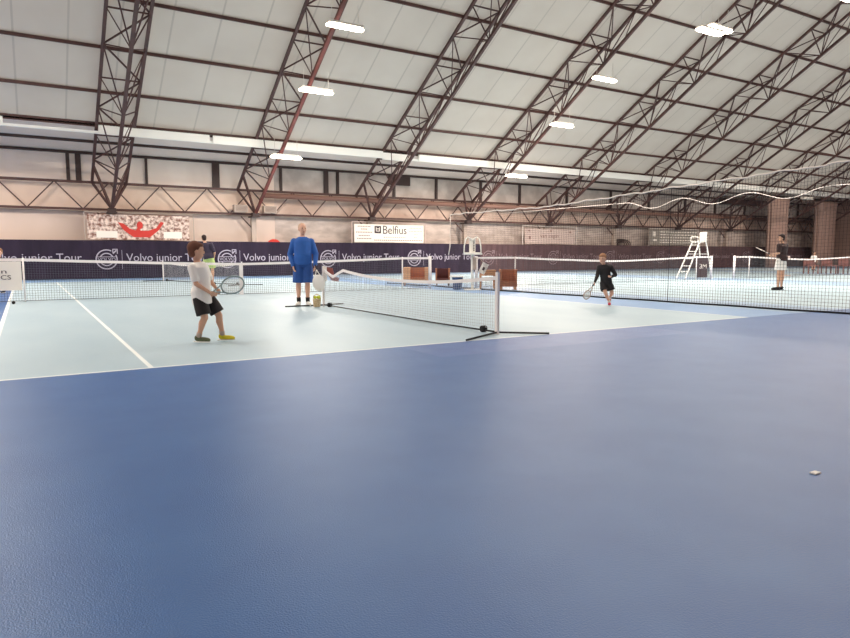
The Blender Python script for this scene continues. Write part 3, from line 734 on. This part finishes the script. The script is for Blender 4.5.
def person(label, loc, J, sty, s=1.0, group=None):
    """J: joints in a frame whose x runs to the right of the photo and y away from it"""
    t = thing('person', label, 'person', loc, -YAW, group)
    fw = V((*J['face'], 0)).normalized(); bf = V((*J['front'], 0)).normalized(); sd = V((bf.y, -bf.x, 0))  # person's right-hand side
    ax = V((0, 0, 1)); hs = V((fw.y, -fw.x, 0)); hc = V(J['head']); hu = (hc-V(J['neck'])).normalized()
    fr = V((fw.x, fw.y, J.get('tilt', 0))).normalized(); hu = (ax-fr*ax.dot(fr)).normalized()
    H = sty.get('hs', s)
    b = MB()
    b.ell(hc+hu*.015*H, (.074*H, .092*H, .098*H), (hs, fr, hu), 20, 14)
    b.ell(hc-hu*.045*H+fr*.022*H, (.056*H, .062*H, .068*H), (hs, fr, hu), 16, 12)
    b.ell(hc+fr*.092*H-hu*.012*H, (.012*H, .018*H, .022*H), (hs, fr, hu), 10, 8)
    for q in (-1, 1): b.ell(hc+hs*q*.076*H-hu*.008*H-fr*.005*H, (.011*H, .018*H, .028*H), (hs, fr, hu), 10, 8)
    neck, pel = V(J['neck']), V(J['pel'])
    seg(b, neck-(neck-pel).normalized()*.03*s, hc-hu*.05*H-fr*.01*H, .052*s, .048*s)
    shm = (V(J['shL'])+V(J['shR']))/2; up = (neck-pel).normalized(); fb = (bf-up*bf.dot(up)).normalized(); sb = up.cross(fb)
    wsh = (V(J['shL'])-V(J['shR'])).length/2; fat = sty.get('fat', 1)
    def torso(g, z0=-.02, grow=0.0, belly=0):
        L = (neck-pel).length; R_ = []
        for f, rx, ry in ((z0, .148, .105), (.12, .150, .108), (.3, .142, .106), (.5, .145, .112), (.7, .160, .118), (.83, .158, .108), (.93, .115, .085), (1.0, .06, .055)):
            if f > z0 and f-z0 < .05: continue
            R_.append((pel+up*L*f+fb*(.01 if f > .2 or g == 0 else -.018)*s, (rx*s*fat if f < .6 else max(rx*s, wsh*.97))*1+g if f < .9 else rx*s+g, ry*s*fat+g+(.014*s if f < .2 and g else 0)+belly*max(0, 1-abs(f-.35)*3)*s, sb, fb))
        return R_
    b.loft(torso(0)); 
    for L_ in 'LR':
        sh, el, ha = V(J['sh'+L_]), V(J['el'+L_]), V(J['ha'+L_])
        seg(b, sh, el, .047*s, .038*s); seg(b, el, ha, .038*s, .025*s)
        sgn = -1 if L_ == 'L' else 1
        hand(b, ha, (ha-el)+V(J.get('hd'+L_, (0, 0, 0))), sgn*-1, J.get('curl', .6), sty.get('hand', s), J.get('pn'+L_, tuple(-sd*sgn)))
        hp, kn, an = V(J['hip'+L_]), V(J['kn'+L_]), V(J['an'+L_])
        seg(b, hp, kn, .082*s, .055*s); 
        b.tube([kn, kn.lerp(an, .3)+(-bf)*.012*s, kn.lerp(an, .65), an], [.053*s, .056*s, .040*s, .034*s], 14); b.ell(kn, .054*s); b.ell(an, .036*s)
        fd = V((*J['foot'+L_], J.get('fz'+L_, 0))).normalized(); b.ell(an+fd*.05*s-ax*.035*s, (.035*s, .09*s, .03*s), (fd.cross(ax).normalized(), fd, fd.cross(ax).normalized().cross(fd)))
    solid(b, 'body', sty['skin'], t)
    # face details
    for q in (-1, 1):
        MB().ell(hc+fr*.090*H+hs*q*.030*H+hu*.014*H, (.012*H, .006*H, .006*H), (hs, fr, hu), 10, 8).build('eye', EYE, t, True)
        MB().ell(hc+fr*.091*H+hs*q*.031*H+hu*.034*H, (.018*H, .005*H, .004*H), (hs, fr, hu), 10, 8).build('eyebrow', sty['hair'], t, True)
    MB().ell(hc+fr*.080*H-hu*.054*H, (.022*H, .008*H, .007*H), (hs, fr, hu), 10, 8).build('mouth', LIP, t, True)
    # hair
    h = MB(); hv = sty.get('hairvol', 1.0)
    h.ell(hc+hu*(.034+.006*hv)*H-fr*.022*H, (.080*H*(1+.04*hv), .086*H*(1+.05*hv), .088*H*(1+.04*hv)), (hs, fr, hu), 20, 14)
    if hv > .5:
        h.ell(hc+hu*.075*H+fr*.03*H, (.066*H, .058*H, .036*H), (hs, fr, hu), 16, 10)
        h.ell(hc-hu*.02*H-fr*.045*H, (.074*H, .055*H, .065*H), (hs, fr, hu), 16, 10)
    solid(h, 'hair', sty['hair'], t, .007, 3)
    # top
    m = MB(); tg = sty.get('tgrow', .018)
    R_ = torso(tg, sty.get('hem', -.12), 0, sty.get('belly', 0)); m.loft(R_)
    sl = sty.get('sleeve', .6)
    for L_ in 'LR':
        sh, el, ha = V(J['sh'+L_]), V(J['el'+L_]), V(J['ha'+L_])
        seg(m, sh, sh.lerp(el, min(sl, 1)), .062*s+tg*.4, .052*s+tg*.3)
        if sl > 1: seg(m, el, el.lerp(ha, .95), .052*s+tg*.3, .036*s+tg*.2)
    solid(m, sty.get('topname', 'shirt'), sty['top'], t, .008, 10)
    # shorts
    m = MB(); sg = sty.get('shgrow', .02); sf = sty.get('shlen', .75)
    hl, hr = V(J['hipL']), V(J['hipR']); mid = (hl+hr)/2
    m.ell(mid+up*.04*s, (.150*s*fat+sg*.5, .110*s*fat+sg*.5, .11*s), (sb, fb, up))
    for L_ in 'LR':
        hp, kn = V(J['hip'+L_]), V(J['kn'+L_]); e = hp.lerp(kn, sf); d = (kn-hp).normalized()
        s1 = (sd-d*sd.dot(d)).normalized(); f1 = d.cross(s1)
        m.loft([(hp-d*.03*s, .092*s, .1*s, s1, f1), (hp.lerp(e, .5), .092*s+sg*.8, .096*s+sg*.8, s1, f1), (e, .088*s+sg*1.2, .088*s+sg*1.2, s1, f1)])
    solid(m, 'shorts', sty['shorts'], t, .008, 4)
    for i, L_ in enumerate('LR'):
        an = V(J['an'+L_]); kn = V(J['kn'+L_]); fd = V((*J['foot'+L_], J.get('fz'+L_, 0))).normalized(); s1 = fd.cross(ax).normalized(); u1 = s1.cross(fd)
        m = MB(); m.ell(an+fd*.07*s-u1*.045*s, (.046*s, .13*s, .040*s), (s1, fd, u1)); m.ell(an-u1*.02*s-fd*.01*s, (.044*s, .055*s, .05*s), (s1, fd, u1))
        m.ell(an+fd*.13*s-u1*.055*s, (.046*s, .07*s, .028*s), (s1, fd, u1))
        sm = sty['shoe'][i] if isinstance(sty['shoe'], tuple) else sty['shoe']
        so = solid(m, 'shoe', sm, t, .008, 2)
        MB().loft([(an+fd*.055*s-u1*(.088)*s, .045*s, .135*s, s1, fd), (an+fd*.055*s-u1*(.070)*s, .050*s, .142*s, s1, fd)], 24).build('sole', sty.get('sole', WHITE), so, True)
        if sty.get('sock'):
            m = MB(); m.tube([an-ax*.01, an.lerp(kn, sty.get('sockl', .25))], [.040*s, .046*s], 16); m.build('sock', sty['sock'], t, True)
    return t
def racket(label, grip, headc, nrm, loc, fm, wd=.12, group=None):
    t = thing('tennis_racket', label, 'racket', loc, -YAW, group)
    g, h = V(grip), V(headc); d = (h-g).normalized(); n = V(nrm); n = (n-d*n.dot(d)).normalized(); s = d.cross(n)
    L = .165*wd/.12
    MB().tube([h+s*wd*math.cos(a)+d*L*math.sin(a) for a in (2*math.pi*k/40 for k in range(40))], .010, 8, closed=True).build('frame', fm, t, True)
    m = MB()
    for i in range(-9, 10):
        x = i*wd/10; y = L*math.sqrt(max(0, 1-(x/wd)**2)); m.bar(h+s*x-d*y, h+s*x+d*y, .0022)
        y = i*L/10; x = wd*math.sqrt(max(0, 1-(y/L)**2)); m.bar(h+d*y-s*x, h+d*y+s*x, .0022)
    m.build('strings', WHITE, t, fix=False)
    th = h-d*(L+.12)
    m = MB()
    for q in (-1, 1): m.tube([h-d*L*.86+s*q*wd*.5, h-d*(L+.05)+s*q*.025, th], .009, 8)
    m.build('throat', fm, t, True)
    MB().tube([th, g-d*.06], [.013, .017], 10).build('handle', BLACK, t, True)
    return t

# boy in white, profile towards the right of the photo
J = dict(head=(-.145, 0, 1.135), neck=(-.13, 0, 1.00), pel=(-.085, 0, .60), face=(1, .5), front=(1, .25), tilt=-.05,
  shL=(-.10, .14, .93), elL=(-.03, .17, .75), haL=(.07, .10, .655), shR=(-.155, -.12, .93), elR=(-.10, -.17, .74), haR=(.05, -.12, .63),
  hdL=(.1, -.1, 0), hdR=(.1, .05, 0), pnL=(0, -1, -.2), pnR=(0, 1, .2), curl=.9,
  hipL=(-.04, .075, .55), knL=(.085, .09, .33), anL=(.115, .10, .085), hipR=(-.10, -.07, .55), knR=(-.035, -.09, .32), anR=(-.125, -.08, .085),
  footL=(1, .15), footR=(1, -.1))
person('person: boy in white T-shirt and black shorts playing tennis, back half turned', (1.92, 8.25, 0), J,
  dict(skin=SKIN2, hair=HAIRB, top=T_WHITE, shorts=C_BLACK, shoe=(C_YEL, C_OLIVE), sock=GREYBOX, sockl=.2, sleeve=.72, hem=-.30, tgrow=.026, shlen=.84, hs=.98, shgrow=.018, topname='tee_shirt'), .78)
racket('grey-framed tennis racket held low by the boy in white', (.07, -.02, .64), (.265, .10, .715), (.1, -1, 0), (1.92, 8.25, 0), TEALF, .105, 'rackets in use')
# man in blue facing the photo, turned a little to the right
J = dict(head=(0, 0, 1.62), neck=(0, 0, 1.46), pel=(0, 0, .93), face=(.55, -1), front=(.28, -1),
  shL=(.17, .03, 1.36), elL=(.265, .04, 1.10), haL=(.27, -.08, .86), shR=(-.175, -.03, 1.36), elR=(-.27, .0, 1.09), haR=(-.19, -.10, .85),
  hipL=(.09, .02, .88), knL=(.09, 0, .49), anL=(.085, .0, .10), hipR=(-.09, -.02, .88), knR=(-.10, -.02, .49), anR=(-.10, -.02, .10),
  footL=(.5, -1), footR=(-.05, -1), hdR=(0, -.05, -.1), hdL=(0, -.05, -.1))
person('person: man in blue tracksuit top and blue shorts standing by the mini net', (5.0, 13.1, 0), J,
  dict(skin=SKIN, hair=HAIRG, hairvol=.1, top=C_BLUE, shorts=C_BLUES, shoe=WHITE, sock=C_BLACK, sockl=.22, sleeve=2, hem=-.10, tgrow=.026, shlen=.98, fat=1.08, hs=1.08, belly=.05, shgrow=.03, topname='tracksuit_top'), 1.02)
rk = racket('racket in a white cover held down by the man in blue', (.30, -.16, .82), (.36, -.20, .50), (.1, -1, 0), (5.0, 13.1, 0), WHITE, .12, 'rackets in use')
cv = MB(); cv.ell((.36, -.20, .50), (.125, .02, .17)); cv.build('head_cover', T_WHITE, rk, True)
t = thing('racket_cover', 'dark red and white cover hung on far post of near mini net', 'cover', (5.42, 12.82, 0), -YAW)
MB().poly([(0, .82), (.12, .8), (.16, .62), (.26, .60), (.24, .52), (.1, .54), (.02, .66)], -.02, .02).build('red_flap', mat('dull_red_cloth', srgb(150, 84, 76), .8), t)
MB().poly([(-.06, .84), (0.0, .84), (.01, .55), (-.05, .5)], -.045, -.03).build('white_strap', T_WHITE, t)
# running child in black, towards the left of the photo
J = dict(head=(-.095, -.03, 1.00), neck=(-.06, 0, .885), pel=(.01, .02, .52), face=(-.75, -1), front=(-.5, -1), tilt=-.2,
  shL=(.08, -.05, .83), elL=(.19, -.03, .66), haL=(.07, -.14, .62), shR=(-.15, .02, .82), elR=(-.20, -.02, .62), haR=(-.26, -.08, .51),
  hipL=(.07, .0, .48), knL=(.13, -.02, .27), anL=(.12, .12, .16), hipR=(-.06, .03, .48), knR=(-.03, -.10, .27), anR=(.07, -.06, .075), footL=(-.3, -.5), fzL=-.5, footR=(-.3, -1),
  hdL=(-.1, -.05, .05), pnL=(0, .6, .8), curl=1.0)
person('person: small child in black tracksuit running with a racket', (10.52, 9.8, 0), J,
  dict(skin=SKIN, hair=HAIRL, top=C_BLACK, shorts=C_BLACK, shoe=C_RED, sock=T_WHITE, sockl=.22, sleeve=2, hem=-.12, tgrow=.018, shlen=.7, hs=.92, topname='jacket'), .68)
racket('thin racket held low by the running child in black', (-.29, -.10, .455), (-.43, -.14, .24), (.3, -1, .2), (10.52, 9.8, 0), GREYBOX, .07, 'rackets in use')
# player in white shorts, seen from behind, facing left
J = dict(head=(-.01, 0, 1.58), neck=(.05, 0, 1.42), pel=(.03, 0, .95), face=(-1, .15), front=(-.8, .5),
  shL=(-.13, -.13, 1.35), elL=(-.17, -.20, 1.12), haL=(-.28, -.05, 1.08), shR=(.20, .10, 1.35), elR=(.22, .18, 1.10), haR=(.0, .25, 1.06),
  hipL=(-.05, -.06, .90), knL=(-.06, -.06, .50), anL=(-.06, -.05, .09), hipR=(.09, .05, .90), knR=(.10, .05, .50), anR=(.10, .05, .09),
  footL=(-1, .1), footR=(-.7, .7), pnL=(0, 1, 0), pnR=(-1, 0, 0), curl=.9)
person('person: player in dark T-shirt and white shorts seen through the dividing net', (19.7, 11.35, 0), J,
  dict(skin=SKIN2, hair=HAIRD, top=C_BROWN, shorts=T_WHITE, shoe=C_BLACK, sole=C_BLACK, sleeve=.75, hem=-.12, tgrow=.03, shlen=.72, hs=1.0, fat=1.05, shgrow=.035, topname='tee_shirt'), 1.0)
racket('pale racket held level by the player in white shorts', (-.33, -.0, 1.10), (-.62, .02, 1.24), (.2, -.25, 1), (19.7, 11.35, 0), ROPE, .10, 'rackets in use')
# player far behind the boy
J = dict(head=(-.12, 0, 1.66), neck=(-.08, 0, 1.50), pel=(.03, 0, .98), face=(-.7, .9), front=(-.3, 1),
  shL=(-.22, .05, 1.43), elL=(-.24, .15, 1.15), haL=(-.1, .32, 1.0), shR=(.14, -.02, 1.43), elR=(.24, .02, 1.15), haR=(.16, .2, .98),
  hipL=(-.06, .0, .93), knL=(-.09, .05, .52), anL=(-.1, .0, .09), hipR=(.12, .0, .93), knR=(.14, .04, .52), anR=(.15, .0, .09), footL=(-.2, 1), footR=(.2, 1))
person('person: player in navy top and lime shorts standing far behind the boy', (5.60, 24.1, 0), J,
  dict(skin=SKIN2, hair=HAIRD, top=C_NAVY, shorts=C_LIME, shoe=C_BLACK, sleeve=.8, hem=-.1, tgrow=.03, shlen=.8, hs=1.02, shgrow=.03, topname='tee_shirt'), 1.04)
# child behind the banner at the left edge and a small far person at the right
J2 = dict(head=(0, 0, 1.14), neck=(0, 0, 1.01), pel=(0, 0, .62), face=(.2, -1), front=(0, -1),
  shL=(.15, 0, .94), elL=(.2, 0, .74), haL=(.19, -.05, .56), shR=(-.15, 0, .94), elR=(-.2, 0, .74), haR=(-.19, -.05, .56),
  hipL=(.07, 0, .58), knL=(.075, 0, .33), anL=(.075, 0, .08), hipR=(-.07, 0, .58), knR=(-.075, 0, .33), anR=(-.075, 0, .08), footL=(.1, -1), footR=(-.1, -1))
person('person: child mostly hidden by the banner at left edge, light brown hair', (-.62, 21.8, 0), J2,
  dict(skin=SKIN, hair=HAIRL, top=C_NAVY, shorts=C_BLACK, shoe=C_BLACK, sleeve=.8, hs=1.0), .78)
person('person: tiny distant figure in white shirt at far right', (44.5, 23.4, 0), J2,
  dict(skin=SKIN2, hair=HAIRD, top=T_WHITE, shorts=MAROON, shoe=C_BLACK, sleeve=.8, hs=1.0), .78)

# ------------------------------------------------------------------ daylight, camera
w = bpy.data.worlds.new('sky'); SC.world = w; w.use_nodes = True
bg = w.node_tree.nodes['Background']; bg.inputs[0].default_value = (1.0, .93, .85, 1); bg.inputs[1].default_value = .7
cam = bpy.data.cameras.new('camera'); co = bpy.data.objects.new('camera', cam); C.objects.link(co)
cam.sensor_width = 36; cam.lens = 650/850*36; cam.clip_end = 300; cam.clip_start = .05
F = V((math.sin(YAW)*math.cos(PITCH), math.cos(YAW)*math.cos(PITCH), -math.sin(PITCH))); R_ = V((math.cos(YAW), -math.sin(YAW), 0)); U_ = R_.cross(F)
mw = Matrix((R_, U_, -F)).transposed().to_4x4(); mw.translation = V((0, 0, 1.1)); co.matrix_world = mw
SC.camera = co
SC.view_settings.view_transform = 'Standard'; SC.view_settings.look = 'None'; SC.view_settings.gamma = 1
SC.view_settings.use_curve_mapping = False; SC.view_settings.exposure = 0.0
SC.cycles.use_denoising = True
SC.cycles.max_bounces = 8; SC.cycles.diffuse_bounces = 6
